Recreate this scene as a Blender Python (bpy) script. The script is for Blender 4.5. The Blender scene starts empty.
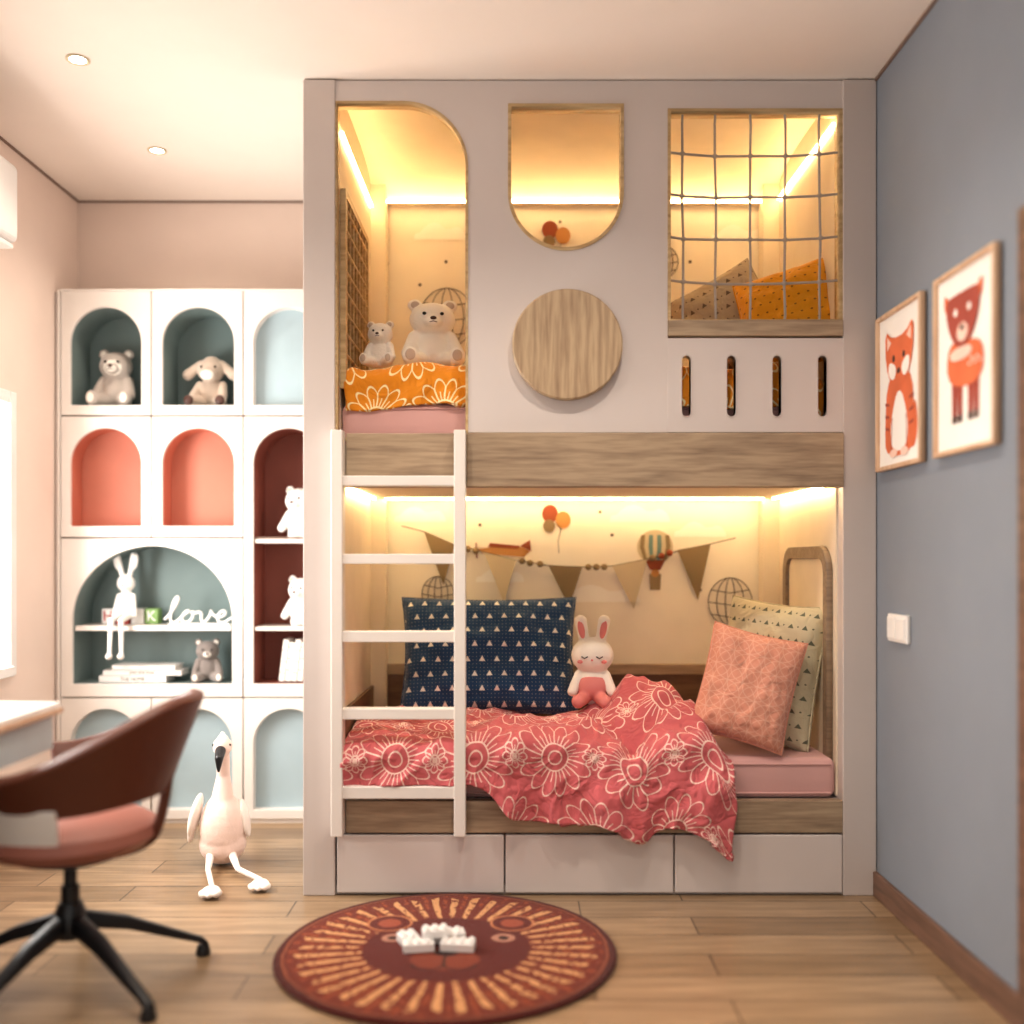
import bpy, bmesh, math, random
from mathutils import Vector, Matrix, Euler, noise
random.seed(4)
SC = bpy.context.scene
COL = SC.collection
PI = math.pi
# ------------------------------------------------------------------ helpers
def link(o):
    COL.objects.link(o); return o
def newmesh(name, me, mat=None, smooth=False):
    o = bpy.data.objects.new(name, me); link(o)
    if mat:
        me.materials.clear(); me.materials.append(mat)
    if smooth:
        for p in me.polygons: p.use_smooth = True
    return o
def group(name, parts, loc=None):
    e = bpy.data.objects.new(name, None); e.empty_display_size = .1; link(e)
    if loc is not None: e.location = loc
    bpy.context.view_layer.update()
    for p in parts:
        if p is None: continue
        if p.parent is None:
            p.parent = e
            p.matrix_parent_inverse = e.matrix_world.inverted()
    return e
def bevel(o, w, seg=2, ang=40):
    m = o.modifiers.new('bevel', 'BEVEL'); m.width = w; m.segments = seg
    m.limit_method = 'ANGLE'; m.angle_limit = math.radians(ang)
    m.harden_normals = False
    return o
def box(name, x0, x1, y0, y1, z0, z1, mat, bv=0, seg=2):
    if x0 > x1: x0, x1 = x1, x0
    if y0 > y1: y0, y1 = y1, y0
    if z0 > z1: z0, z1 = z1, z0
    me = bpy.data.meshes.new(name)
    c = Vector(((x0+x1)/2, (y0+y1)/2, (z0+z1)/2))
    bm = bmesh.new(); bmesh.ops.create_cube(bm, size=1)
    for v in bm.verts:
        v.co = Vector((v.co.x*(x1-x0), v.co.y*(y1-y0), v.co.z*(z1-z0)))
    bm.to_mesh(me); bm.free()
    o = newmesh(name, me, mat); o.location = c
    if bv: bevel(o, bv, seg)
    return o
def plate(name, outer, holes, y0, t, mat, bv=0, wall=None):
    """flat board in the XZ plane, front at y0, thickness t (towards +y)"""
    cu = bpy.data.curves.new('tmp', 'CURVE'); cu.dimensions = '2D'; cu.fill_mode = 'BOTH'; cu.extrude = t/2
    for pts in [outer]+holes:
        s = cu.splines.new('POLY'); s.points.add(len(pts)-1); s.use_cyclic_u = True
        for p, q in zip(s.points, pts): p.co = (q[0], q[1], 0, 1)
    ob = bpy.data.objects.new('tmp', cu); link(ob)
    bpy.context.view_layer.update()
    dg = bpy.context.evaluated_depsgraph_get()
    me = bpy.data.meshes.new_from_object(ob.evaluated_get(dg))
    bpy.data.objects.remove(ob)
    me.transform(Matrix.Rotation(PI/2, 4, 'X'))
    me.transform(Matrix.Translation((0, y0+t/2, 0)))
    bm = bmesh.new(); bm.from_mesh(me); bmesh.ops.remove_doubles(bm, verts=bm.verts, dist=1e-5)
    bmesh.ops.recalc_face_normals(bm, faces=bm.faces); bm.to_mesh(me); bm.free()
    me.name = name
    o = newmesh(name, me, mat)
    if bv: bevel(o, bv, 1, 50)
    return o
def arc(cx, cz, r, a0, a1, n=24, rz=None):
    rz = rz or r
    return [(cx+r*math.cos(math.radians(a0+(a1-a0)*i/n)), cz+rz*math.sin(math.radians(a0+(a1-a0)*i/n))) for i in range(n+1)]
def archpts(x0, x1, z0, z1, n=28):
    r = (x1-x0)/2
    return [(x0, z0), (x1, z0)] + arc((x0+x1)/2, z1-r, r, 0, 180, n)
def offs(pts, d):
    n = len(pts); out = []
    area = sum(pts[i][0]*pts[(i+1) % n][1]-pts[(i+1) % n][0]*pts[i][1] for i in range(n))
    sg = 1 if area > 0 else -1
    for i in range(n):
        a = Vector(pts[i-1]); b = Vector(pts[i]); c = Vector(pts[(i+1) % n])
        e1 = (b-a); e2 = (c-b)
        if e1.length < 1e-7: e1 = e2
        if e2.length < 1e-7: e2 = e1
        n1 = Vector((-e1.y, e1.x)).normalized()*sg; n2 = Vector((-e2.y, e2.x)).normalized()*sg
        m = (n1+n2)
        m = m.normalized() if m.length > 1e-6 else n1
        k = max(.4, m.dot(n1))
        out.append((b.x+m.x*d/k, b.y+m.y*d/k))
    return out
def tube_outline(name, pts, y0, y1, mat):
    me = bpy.data.meshes.new(name); n = len(pts)
    vs = [(p[0], y0, p[1]) for p in pts]+[(p[0], y1, p[1]) for p in pts]
    me.from_pydata(vs, [], [(i, (i+1) % n, (i+1) % n+n, i+n) for i in range(n)]); me.update()
    return newmesh(name, me, mat)
def lathe(name, prof, mat, seg=40, loc=(0, 0, 0), rot=(0, 0, 0), smooth=True):
    vs = []; fs = []
    for i in range(seg):
        a = 2*PI*i/seg
        for r, z in prof: vs.append((r*math.cos(a), r*math.sin(a), z))
    k = len(prof)
    for i in range(seg):
        j = (i+1) % seg
        for q in range(k-1): fs.append((i*k+q, j*k+q, j*k+q+1, i*k+q+1))
    me = bpy.data.meshes.new(name); me.from_pydata(vs, [], fs)
    bm = bmesh.new(); bm.from_mesh(me); bmesh.ops.remove_doubles(bm, verts=bm.verts, dist=1e-6)
    bmesh.ops.recalc_face_normals(bm, faces=bm.faces); bm.to_mesh(me); bm.free()
    o = newmesh(name, me, mat, smooth); o.location = loc; o.rotation_euler = rot
    if smooth:
        m = o.modifiers.new('es', 'EDGE_SPLIT'); m.split_angle = math.radians(35)
    return o
def wire(name, pts, r, mat, cyclic=False, res=6, smooth=False):
    cu = bpy.data.curves.new(name, 'CURVE'); cu.dimensions = '3D'; cu.bevel_depth = r; cu.bevel_resolution = 3; cu.use_fill_caps = True
    if smooth:
        s = cu.splines.new('NURBS'); s.points.add(len(pts)-1); s.order_u = 3; s.use_endpoint_u = True; s.resolution_u = res
    else:
        s = cu.splines.new('POLY'); s.points.add(len(pts)-1)
    s.use_cyclic_u = cyclic
    for p, q in zip(s.points, pts): p.co = (*q, 1)
    ob = bpy.data.objects.new('tmp', cu); link(ob); bpy.context.view_layer.update()
    me = bpy.data.meshes.new_from_object(ob.evaluated_get(bpy.context.evaluated_depsgraph_get()))
    bpy.data.objects.remove(ob); me.name = name
    return newmesh(name, me, mat, True)
def ell(name, c, r, mat, rot=(0, 0, 0), seg=24):
    me = bpy.data.meshes.new(name); bm = bmesh.new()
    bmesh.ops.create_uvsphere(bm, u_segments=seg, v_segments=seg//2+2, radius=1)
    M = Euler(rot).to_matrix().to_4x4() @ Matrix.Diagonal((r[0], r[1], r[2], 1))
    bm.transform(M); bm.to_mesh(me); bm.free()
    o = newmesh(name, me, mat, True); o.location = c
    return o
def limb(p0, p1, r0, r1, n=7):
    p0 = Vector(p0); p1 = Vector(p1)
    return [(tuple(p0.lerp(p1, i/(n-1))), (r0+(r1-r0)*i/(n-1),)*3, (0, 0, 0)) for i in range(n)]
def blob(name, parts, mat, voxel=.004, origin=(0, 0, 0), fuzz=0):
    """one continuous surface fused from soft volumes"""
    bm = bmesh.new()
    for c, r, rot in parts:
        b2 = bmesh.ops.create_uvsphere(bm, u_segments=20, v_segments=12, radius=1)
        M = Matrix.Translation(Vector(c)) @ Euler(rot).to_matrix().to_4x4() @ Matrix.Diagonal((r[0], r[1], r[2], 1))
        bmesh.ops.transform(bm, matrix=M, verts=b2['verts'])
    me = bpy.data.meshes.new('t'); bm.to_mesh(me); bm.free()
    ob = bpy.data.objects.new('t', me); link(ob)
    m = ob.modifiers.new('r', 'REMESH'); m.mode = 'VOXEL'; m.voxel_size = voxel
    m = ob.modifiers.new('s', 'SMOOTH'); m.factor = .6; m.iterations = 5
    bpy.context.view_layer.update()
    me2 = bpy.data.meshes.new_from_object(ob.evaluated_get(bpy.context.evaluated_depsgraph_get()))
    bpy.data.objects.remove(ob)
    if fuzz:
        me2.update()
        ns = [v.normal.copy() for v in me2.vertices]
        for v, nn in zip(me2.vertices, ns):
            v.co += nn*fuzz*noise.noise(v.co*160)
    me2.name = name
    o = newmesh(name, me2, mat, True); o.location = origin
    return o
# ------------------------------------------------------------------ node helpers
def srgb(h):
    h = h.lstrip('#'); c = [int(h[i:i+2], 16)/255 for i in (0, 2, 4)]
    return tuple((x/12.92 if x <= .04045 else ((x+.055)/1.055)**2.4) for x in c)+(1,)
class E:
    nt = None
    def __init__(s, v): s.v = v
    @staticmethod
    def m(op, *a):
        n = E.nt.nodes.new('ShaderNodeMath'); n.operation = op
        for i, x in enumerate(a):
            if isinstance(x, E): x = x.v
            if isinstance(x, (int, float)): n.inputs[i].default_value = x
            else: E.nt.links.new(x, n.inputs[i])
        return E(n.outputs[0])
    def __add__(s, o): return E.m('ADD', s, o)
    def __radd__(s, o): return E.m('ADD', s, o)
    def __sub__(s, o): return E.m('SUBTRACT', s, o)
    def __rsub__(s, o): return E.m('SUBTRACT', o, s)
    def __mul__(s, o): return E.m('MULTIPLY', s, o)
    def __rmul__(s, o): return E.m('MULTIPLY', s, o)
    def __truediv__(s, o): return E.m('DIVIDE', s, o)
    def __lt__(s, o): return E.m('LESS_THAN', s, o)
    def __gt__(s, o): return E.m('GREATER_THAN', s, o)
def ab(x): return E.m('ABSOLUTE', x)
def mx(a, b): return E.m('MAXIMUM', a, b)
def mn(a, b): return E.m('MINIMUM', a, b)
def sq(x, y): return E.m('SQRT', x*x+y*y)
def newmat(name, rough=.5, spec=.5):
    m = bpy.data.materials.new(name); m.use_nodes = True
    nt = m.node_tree; E.nt = nt; b = nt.nodes['Principled BSDF']
    b.inputs['Roughness'].default_value = rough
    b.inputs['Specular IOR Level'].default_value = spec
    return m, nt, b
def addbump(nt, b, scale, strength, coord='Object', dist=.002, detail=3):
    tc = nt.nodes.new('ShaderNodeTexCoord'); nz = nt.nodes.new('ShaderNodeTexNoise')
    nz.inputs['Scale'].default_value = scale; nz.inputs['Detail'].default_value = detail
    nt.links.new(tc.outputs[coord], nz.inputs['Vector'])
    bp = nt.nodes.new('ShaderNodeBump'); bp.inputs['Strength'].default_value = strength; bp.inputs['Distance'].default_value = dist
    nt.links.new(nz.outputs[0], bp.inputs['Height']); nt.links.new(bp.outputs[0], b.inputs['Normal'])
    return bp
def plain(name, col, rough=.5, bump=0, bscale=60, var=.04, spec=.5, metal=0, sheen=0):
    m, nt, b = newmat(name, rough, spec)
    c = srgb(col)
    tc = nt.nodes.new('ShaderNodeTexCoord'); nz = nt.nodes.new('ShaderNodeTexNoise'); nz.inputs['Scale'].default_value = 6
    nt.links.new(tc.outputs['Object'], nz.inputs['Vector'])
    rp = nt.nodes.new('ShaderNodeValToRGB')
    rp.color_ramp.elements[0].color = tuple(x*(1-var) for x in c[:3])+(1,); rp.color_ramp.elements[0].position = .3
    rp.color_ramp.elements[1].color = tuple(min(1, x*(1+var)) for x in c[:3])+(1,); rp.color_ramp.elements[1].position = .7
    nt.links.new(nz.outputs[0], rp.inputs[0]); nt.links.new(rp.outputs[0], b.inputs['Base Color'])
    b.inputs['Metallic'].default_value = metal
    if sheen: b.inputs['Sheen Weight'].default_value = sheen
    if bump: addbump(nt, b, bscale, bump)
    return m
def emis(name, col, s):
    m = bpy.data.materials.new(name); m.use_nodes = True; nt = m.node_tree
    b = nt.nodes['Principled BSDF']; b.inputs['Base Color'].default_value = (*col, 1)
    b.inputs['Emission Color'].default_value = (*col, 1); b.inputs['Emission Strength'].default_value = s
    return m
def wood(name, dark, light, axis='X', rough=.5, sc=1.0, rings_=5.0):
    m, nt, b = newmat(name, rough)
    tc = nt.nodes.new('ShaderNodeTexCoord'); mp = nt.nodes.new('ShaderNodeMapping')
    s = {'X': (.8, 9, 9), 'Z': (9, 9, .8), 'Y': (9, .8, 9)}[axis]
    mp.inputs['Scale'].default_value = tuple(q*sc for q in s)
    nt.links.new(tc.outputs['Object'], mp.inputs[0])
    n1 = nt.nodes.new('ShaderNodeTexNoise'); n1.inputs['Scale'].default_value = 1.3; n1.inputs['Detail'].default_value = 2; n1.inputs['Distortion'].default_value = .3
    n2 = nt.nodes.new('ShaderNodeTexNoise'); n2.inputs['Scale'].default_value = 12; n2.inputs['Detail'].default_value = 5
    nt.links.new(mp.outputs[0], n1.inputs['Vector']); nt.links.new(mp.outputs[0], n2.inputs['Vector'])
    f = E(n1.outputs[0])*rings_
    f = ab(E.m('FRACT', f)-.5)*2
    f = f*.30+E(n2.outputs[0])*.75
    rp = nt.nodes.new('ShaderNodeValToRGB')
    rp.color_ramp.elements[0].color = srgb(dark); rp.color_ramp.elements[0].position = .25
    rp.color_ramp.elements[1].color = srgb(light); rp.color_ramp.elements[1].position = .68
    nt.links.new(f.v, rp.inputs[0]); nt.links.new(rp.outputs[0], b.inputs['Base Color'])
    bp = nt.nodes.new('ShaderNodeBump'); bp.inputs['Strength'].default_value = .2; bp.inputs['Distance'].default_value = .001
    nt.links.new(f.v, bp.inputs['Height']); nt.links.new(bp.outputs[0], b.inputs['Normal'])
    return m
def patmat(name, base, line, fn, rough=.85, coord='UV', warp=0.0, bump=.3, bscale=90, sheen=.2, crease=.5):
    m, nt, b = newmat(name, rough, .2)
    tc = nt.nodes.new('ShaderNodeTexCoord'); sp = nt.nodes.new('ShaderNodeSeparateXYZ')
    nt.links.new(tc.outputs[coord], sp.inputs[0])
    x = E(sp.outputs[0]); y = E(sp.outputs[1])
    if warp:
        nz = nt.nodes.new('ShaderNodeTexNoise'); nz.inputs['Scale'].default_value = 7
        nt.links.new(tc.outputs[coord], nz.inputs['Vector'])
        x = x+(E(nz.outputs[0])-.5)*warp
    mask = fn(x, y)
    mix = nt.nodes.new('ShaderNodeMix'); mix.data_type = 'RGBA'
    mix.inputs[6].default_value = srgb(base); mix.inputs[7].default_value = srgb(line)
    nt.links.new(mask.v, mix.inputs[0]); nt.links.new(mix.outputs[2], b.inputs['Base Color'])
    b.inputs['Sheen Weight'].default_value = sheen
    bp1 = addbump(nt, b, bscale, bump)
    if crease:
        nz = nt.nodes.new('ShaderNodeTexNoise'); nz.inputs['Scale'].default_value = 13; nz.inputs['Detail'].default_value = 2; nz.inputs['Distortion'].default_value = 1.2
        nt.links.new(tc.outputs['Object'], nz.inputs['Vector'])
        rd = ab(E(nz.outputs[0])-.5)
        bp = nt.nodes.new('ShaderNodeBump'); bp.inputs['Strength'].default_value = crease; bp.inputs['Distance'].default_value = .03
        nt.links.new(rd.v, bp.inputs['Height']); nt.links.new(bp1.outputs[0], bp.inputs['Normal']); nt.links.new(bp.outputs[0], b.inputs['Normal'])
    return m
def cell(x, y, c, ox=0, oy=0, stag=True):
    yy = y/c+oy; fy = E.m('FLOOR', yy)
    xx = x/c+ox
    if stag: xx = xx+fy*.5
    return (E.m('FRACT', xx)-.5)*c, (E.m('FRACT', yy)-.5)*c
def flower(x, y, R, n, w):
    """line-drawn daisy: pointed petals, inner ring of small petals, seed circle"""
    r = sq(x, y); th = E.m('ARCTAN2', y, x)
    cs = ab(E.m('COSINE', th*(n/2))); sn = ab(E.m('SINE', th*(n/2)))
    b = cs*(.26*R)+R*.74
    o = ab(r-b) < w*1.2
    spoke = (cs*r*(2/n) < w*.8)*(r < b)*(r > R*.34)
    # petal tips lie on the cosine maxima, gaps on the zeros
    mid = (sn*r*(2/n) < w*.6)*(r < R*.62)*(r > R*.34)
    c1 = ab(r-.34*R) < w; c2 = ab(r-.17*R) < w
    return mx(mx(o, spoke), mx(mx(c1, c2), mid))
def flowers(c, w):
    def f(x, y):
        a, b = cell(x, y, c); m = flower(a, b, c*.49, 14, w)
        a, b = cell(x, y, c, .5, 0); k = flower(a, b, c*.15, 8, w*.8)
        return mx(m, k)
    return f
def triangles(x, y):
    a, b = cell(x, y, .058); h = .011
    t = (ab(a) < (h-b)*.55)*(b > -h)
    a2, b2 = cell(x, y, .0145, 0, 0, False)
    g = (ab(a2) < .0014)*(ab(b2) < .0014)*.35
    return mx(t, g)
def rings(x, y):
    c = .105; o = None
    for ox, oy in ((0, 0), (.5, 0), (0, .5), (.5, .5)):
        a, b = cell(x, y, c, ox, oy, False); r = ab(sq(a, b)-c*.49) < .0013
        o = r if o is None else mx(o, r)
    return o*.6
def dots(x, y):
    a, b = cell(x, y, .034); r = sq(a, b*1.4) < .0045
    return r
def dashes(x, y):
    a, b = cell(x, y, .05); t = (ab(a) < (.009-b)*.6)*(b > -.008)
    a2, b2 = cell(x, y, .05, .5, 0); r = sq(a2, b2) < .003
    return mx(t, r)
# ------------------------------------------------------------------ materials
M = {}
M['lacq'] = plain('lacquer_greige', '#cbc1bc', .32, .02, 8, .01)
M['lacq2'] = plain('lacquer_panel', '#d5ccc8', .34, .02, 8, .01)
M['white'] = plain('cabinet_white', '#e9e3dd', .4, 0, 8, .01)
M['wood'] = wood('ash_wood', '#8a7560', '#b39d82', 'X')
M['woodv'] = wood('ash_wood_disc', '#977d62', '#c0a888', 'Z', .5, .9, 6)
M['woodrim'] = wood('rim_wood', '#a88a5c', '#cdb184', 'X', .5)
M['wooddk'] = wood('walnut_brown', '#5f4634', '#7d6046', 'X')
M['woodtaupe'] = wood('taupe_wood', '#7e6a58', '#9a856e', 'X')
M['wall'] = plain('wall_paint_blush', '#e6d4c8', .85, .03, 120, .015)
M['wallblue'] = plain('wall_paint_blue_grey', '#828993', .8, .03, 120, .02)
M['ceil'] = plain('ceiling_paint', '#eee3d9', .9, .02, 100, .01)
M['slate'] = plain('niche_slate', '#768786', .6)
M['coral'] = plain('niche_coral', '#c67a64', .6)
M['rust'] = plain('niche_rust', '#824638', .6)
M['sky'] = plain('panel_pale_blue', '#a9bec6', .5)
M['pink'] = plain('mattress_pink', '#d6a8a3', .85, .15, 150, .03, sheen=.2)
M['paper'] = plain('wallpaper_cream', '#f5ebd8', .85, .02, 60, .03)
M['cloud'] = plain('wallpaper_cloud', '#fbf5e8', .85)
M['inner'] = plain('inner_panel_cream', '#eddfc8', .7)
M['led'] = emis('led_warm', (1.0, .71, .35), 31)
M['ledlow'] = emis('led_warm_lower', (1.0, .76, .43), 31)
M['rope'] = plain('rope_grey', '#a8a29c', .9, .5, 300)
M['black'] = plain('black_metal', '#15161a', .35)
M['glass_eye'] = plain('bead_black', '#0d0b0b', .15)
M['brownm'] = plain('nose_brown', '#4a2e26', .5)
M['brown'] = plain('leather_brown', '#5e2f1e', .42, .2, 260, .06)
M['seatpink'] = plain('leather_blush', '#a2685a', .5, .2, 260, .05)
M['plast'] = plain('plastic_white', '#ebe9e6', .35)
M['polar'] = plain('plush_ivory', '#f4eee4', .95, .6, 220, .05, .2, sheen=.4)
M['greyplush'] = plain('plush_greige', '#c4b9b0', .95, .9, 160, .08, .2, sheen=.4)
M['tanplush'] = plain('plush_tan', '#c8b6a6', .95, .7, 200, .06, .2, sheen=.4)
M['dkplush'] = plain('plush_grey', '#8a817c', .95, .9, 200, .1, .2, sheen=.4)
M['flam'] = plain('plush_blush', '#f2d9ce', .9, .4, 220, .04, .2, sheen=.4)
M['flamw'] = plain('plush_pale', '#f5ebe3', .9, .4, 220, .04, .2, sheen=.4)
M['ceramic'] = plain('ceramic_white', '#f3f0ec', .35)
M['rose'] = plain('felt_rose', '#de8a86', .9)
M['navy'] = patmat('navy_triangle_cotton', '#28496e', '#f2efe8', triangles)
M['coralq'] = patmat('coral_flower_cotton', '#c9666a', '#f4d2c6', flowers(.27, .0024), warp=.012, crease=.8)
M['orangeq'] = patmat('orange_flower_cotton', '#dc8a20', '#fae6b4', flowers(.24, .0034), warp=.012)
M['peach'] = patmat('peach_ring_cotton', '#dc9a84', '#eebfa8', rings)
M['beigep'] = patmat('beige_dash_cotton', '#cfc6a8', '#6b6e5c', dashes)
M['beigep2'] = patmat('sand_dot_cotton', '#b5a489', '#6d5c4c', dashes)
M['mustard'] = patmat('mustard_dot_cotton', '#dd9a1f', '#8d5a12', dots)
M['art_o'] = plain('print_orange', '#d76f45', .8, var=.15)
M['art_d'] = plain('print_brown', '#a0493a', .8, var=.15)
M['art_p'] = plain('print_pink', '#eecbbb', .8, var=.08)
M['art_paper'] = plain('print_paper', '#f4efe8', .6)
M['frame'] = wood('frame_oak', '#c0997a', '#d8b899', 'Z', .5)
M['pen_b'] = plain('mural_brown', '#8b7656', .9)
M['pen_g'] = plain('mural_sand', '#cbbb9c', .9)
M['pen_d'] = plain('mural_rust', '#94492e', .9)
M['pen_o'] = plain('mural_ochre', '#c08a50', .9)
M['pen_k'] = plain('mural_line', '#6a5c48', .9)
M['teal'] = plain('mural_teal', '#6f8a86', .9)
M['basebd'] = wood('baseboard_wood', '#5e4638', '#785a4a', 'Y')
M['gap_shade'] = plain('gap_shade_brown', '#7d6659', .6)  # brown colour stands in for the shade of thin gaps
M['desk_side'] = plain('desk_blue_grey', '#bccdd2', .4)
M['green'] = plain('block_green', '#7da05a', .5)
M['red'] = plain('block_red', '#b2352e', .5)
# floor
m, nt, b = newmat('oak_floor', .28, .5)
tc = nt.nodes.new('ShaderNodeTexCoord'); mp = nt.nodes.new('ShaderNodeMapping'); nt.links.new(tc.outputs['Object'], mp.inputs[0])
br = nt.nodes.new('ShaderNodeTexBrick'); nt.links.new(mp.outputs[0], br.inputs['Vector'])
br.inputs['Scale'].default_value = 1; br.inputs['Brick Width'].default_value = .95; br.inputs['Row Height'].default_value = .155
br.inputs['Mortar Size'].default_value = .0025; br.inputs['Mortar Smooth'].default_value = .2; br.inputs['Bias'].default_value = 0
br.offset = .37
br.inputs['Color1'].default_value = srgb('#ad9375'); br.inputs['Color2'].default_value = srgb('#8a7257'); br.inputs['Mortar'].default_value = srgb('#493828')
mp2 = nt.nodes.new('ShaderNodeMapping'); mp2.inputs['Scale'].default_value = (1.0, 13, 1); nt.links.new(tc.outputs['Object'], mp2.inputs[0])
nz = nt.nodes.new('ShaderNodeTexNoise'); nz.inputs['Scale'].default_value = 3; nz.inputs['Detail'].default_value = 7; nz.inputs['Distortion'].default_value = .6
nt.links.new(mp2.outputs[0], nz.inputs['Vector'])
rp = nt.nodes.new('ShaderNodeValToRGB'); rp.color_ramp.elements[0].position = .3; rp.color_ramp.elements[0].color = (.62, .59, .56, 1)
rp.color_ramp.elements[1].position = .68; rp.color_ramp.elements[1].color = (1.06, 1.04, 1.02, 1); nt.links.new(nz.outputs[0], rp.inputs[0])
mi = nt.nodes.new('ShaderNodeMix'); mi.data_type = 'RGBA'; mi.blend_type = 'MULTIPLY'; mi.inputs[0].default_value = 1
nt.links.new(br.outputs['Color'], mi.inputs[6]); nt.links.new(rp.outputs[0], mi.inputs[7]); nt.links.new(mi.outputs[2], b.inputs['Base Color'])
bp = nt.nodes.new('ShaderNodeBump'); bp.inputs['Strength'].default_value = .3; bp.inputs['Distance'].default_value = .001; bp.invert = True
nt.links.new(br.outputs['Fac'], bp.inputs['Height']); nt.links.new(bp.outputs[0], b.inputs['Normal'])
M['floor'] = m
# rug
m, nt, b = newmat('lion_rug_pile', .95, .1)
tc = nt.nodes.new('ShaderNodeTexCoord'); sp = nt.nodes.new('ShaderNodeSeparateXYZ'); nt.links.new(tc.outputs['Object'], sp.inputs[0])
nw_ = nt.nodes.new('ShaderNodeTexNoise'); nw_.inputs['Scale'].default_value = 18; nt.links.new(tc.outputs['Object'], nw_.inputs['Vector'])
wv_ = (E(nw_.outputs[0])-.5)*.012
x = E(sp.outputs[0])+wv_; y = E(sp.outputs[1])+wv_; r = sq(x, y); th = E.m('ARCTAN2', y, x)
nn = 40
ray = E.m('COSINE', th*nn) > .35
ln = ab(E.m('SINE', th*(nn/4)+.6))*.04
nz = nt.nodes.new('ShaderNodeTexNoise'); nz.inputs['Scale'].default_value = 55; nt.links.new(tc.outputs['Object'], nz.inputs['Vector'])
nf = E(nz.outputs[0])
rays = ray*(r > (.265-ln*.6))*(r < (.405+ln))*(nf > .42)
ray2 = (E.m('COSINE', th*nn) < -.75)*(r > .33)*(r < .46)*(nf > .5)
def mixc(f, a, bcol):
    mi = nt.nodes.new('ShaderNodeMix'); mi.data_type = 'RGBA'
    for i, q in ((6, a), (7, bcol)):
        if isinstance(q, str): mi.inputs[i].default_value = srgb(q)
        else: nt.links.new(q, mi.inputs[i])
    nt.links.new(f.v, mi.inputs[0]); return mi.outputs[2]
c0 = mixc(r < .245, '#6f2610', '#5b180b')
c0 = mixc(r > .462, c0, '#4e1409')
c0 = mixc(ab(r-.47) < .004, c0, '#8f4a2c')
c0 = mixc(ray2, c0, '#974722')
c0 = mixc(rays, c0, '#cf9866')
ears = sq(ab(x)-.19, y-.20)
c0 = mixc((ears < .066), c0, '#5f190b'); c0 = mixc((ears < .036), c0, '#99492f')
c0 = mixc(ab(ears-.066) < .004, c0, '#b9754c')
c0 = mixc(sq((ab(x)-.165), (y-.075)*1.1) < .036, c0, '#b07c66')
c0 = mixc(sq((ab(x)-.165), (y-.075)*1.1) < .017, c0, '#36110b')
c0 = mixc(sq(x, (y+.09)*1.3) < .10, c0, '#7c341c')
c0 = mixc(sq(x, (y+.04)*1.3) < .035, c0, '#2d0e09')
c0 = mixc((ab(x) < .004)*(y < -.06)*(y > -.13), c0, '#2d0e09')
c0 = mixc((ab(sq(ab(x)-.045, (y+.125)*1.2)-.045) < .004)*(y < -.125), c0, '#2d0e09')
nt.links.new(c0, b.inputs['Base Color']); b.inputs['Sheen Weight'].default_value = .15
addbump(nt, b, 260, 1.0, 'Object', .006, 4)
M['rug'] = m
# ------------------------------------------------------------------ room
XL, XR, YB, ZC, YF = -2.01, 1.24, 1.2, 2.8, -4.2
box('floor', XL-.1, XR+.1, YF, YB+.1, -.1, 0, M['floor'])
box('ceiling', XL-.1, XR+.1, YF, YB+.1, ZC, ZC+.1, M['ceil'])
box('wall_back', XL-.1, XR+.1, YB, YB+.1, 0, ZC, M['wall'])
box('wall_right', XR, XR+.1, YF, YB, 0, ZC, M['wallblue'])
wy0, wy1, wz0, wz1 = -.75, .60, .69, 1.82
wl = [box('wall_part_far', XL-.1, XL, wy1, YB, 0, ZC, M['wall']), box('wall_part_near', XL-.1, XL, YF, wy0, 0, ZC, M['wall']),
      box('wall_part_top', XL-.1, XL, wy0, wy1, wz1, ZC, M['wall']), box('wall_part_sill', XL-.1, XL, wy0, wy1, 0, wz0, M['wall'])]
group('wall_left', wl)
wn = [box('frame_far', XL-.06, XL+.012, wy1-.05, wy1, wz0, wz1, M['plast'], .004), box('frame_near', XL-.06, XL+.012, wy0, wy0+.05, wz0, wz1, M['plast'], .004),
      box('frame_top', XL-.06, XL+.012, wy0+.05, wy1-.05, wz1-.05, wz1, M['plast'], .004), box('sill', XL-.06, XL+.03, wy0+.05, wy1-.05, wz0, wz0+.04, M['plast'], .004),
      box('mullion', XL-.06, XL-.01, -.1, -.05, wz0+.04, wz1-.05, M['plast'], .004)]
group('window_1', wn)
box('baseboard_right', XR-.015, XR, YF, -.001, 0, .085, M['basebd'], .003)
box('baseboard_left', XL, XL+.015, YF, .955, 0, .085, M['basebd'], .003)
box('ceiling_gap_shade_1', XL, -.73, YB-.008, YB, ZC-.008, ZC, M['gap_shade'])  # brown strips painted in place of the shade line along the ceiling edge
box('ceiling_gap_shade_2', XL, XL+.008, YF, YB-.01, ZC-.008, ZC, M['gap_shade'])
box('ceiling_gap_shade_3', XR-.008, XR, YF, -.002, ZC-.01, ZC, M['gap_shade'])
# door on right wall
dr = [box('casing_far', XR-.022, XR-.001, -1.10, -1.02, 0, 2.0, M['basebd'], .004), box('casing_near', XR-.022, XR-.001, -2.10, -2.02, 0, 2.0, M['basebd'], .004),
      box('casing_top', XR-.022, XR-.001, -2.02, -1.10, 1.92, 2.0, M['basebd'], .004), box('leaf', XR-.015, XR-.001, -2.02, -1.10, 0.005, 1.92, M['wooddk'], .002),
      lathe('handle', [(0, 0), (.02, 0), (.02, .05), (0, .05)], M['black'], 20, (XR-.065, -1.95, 1.0), (0, PI/2, 0))]
group('door_1', dr)
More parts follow.
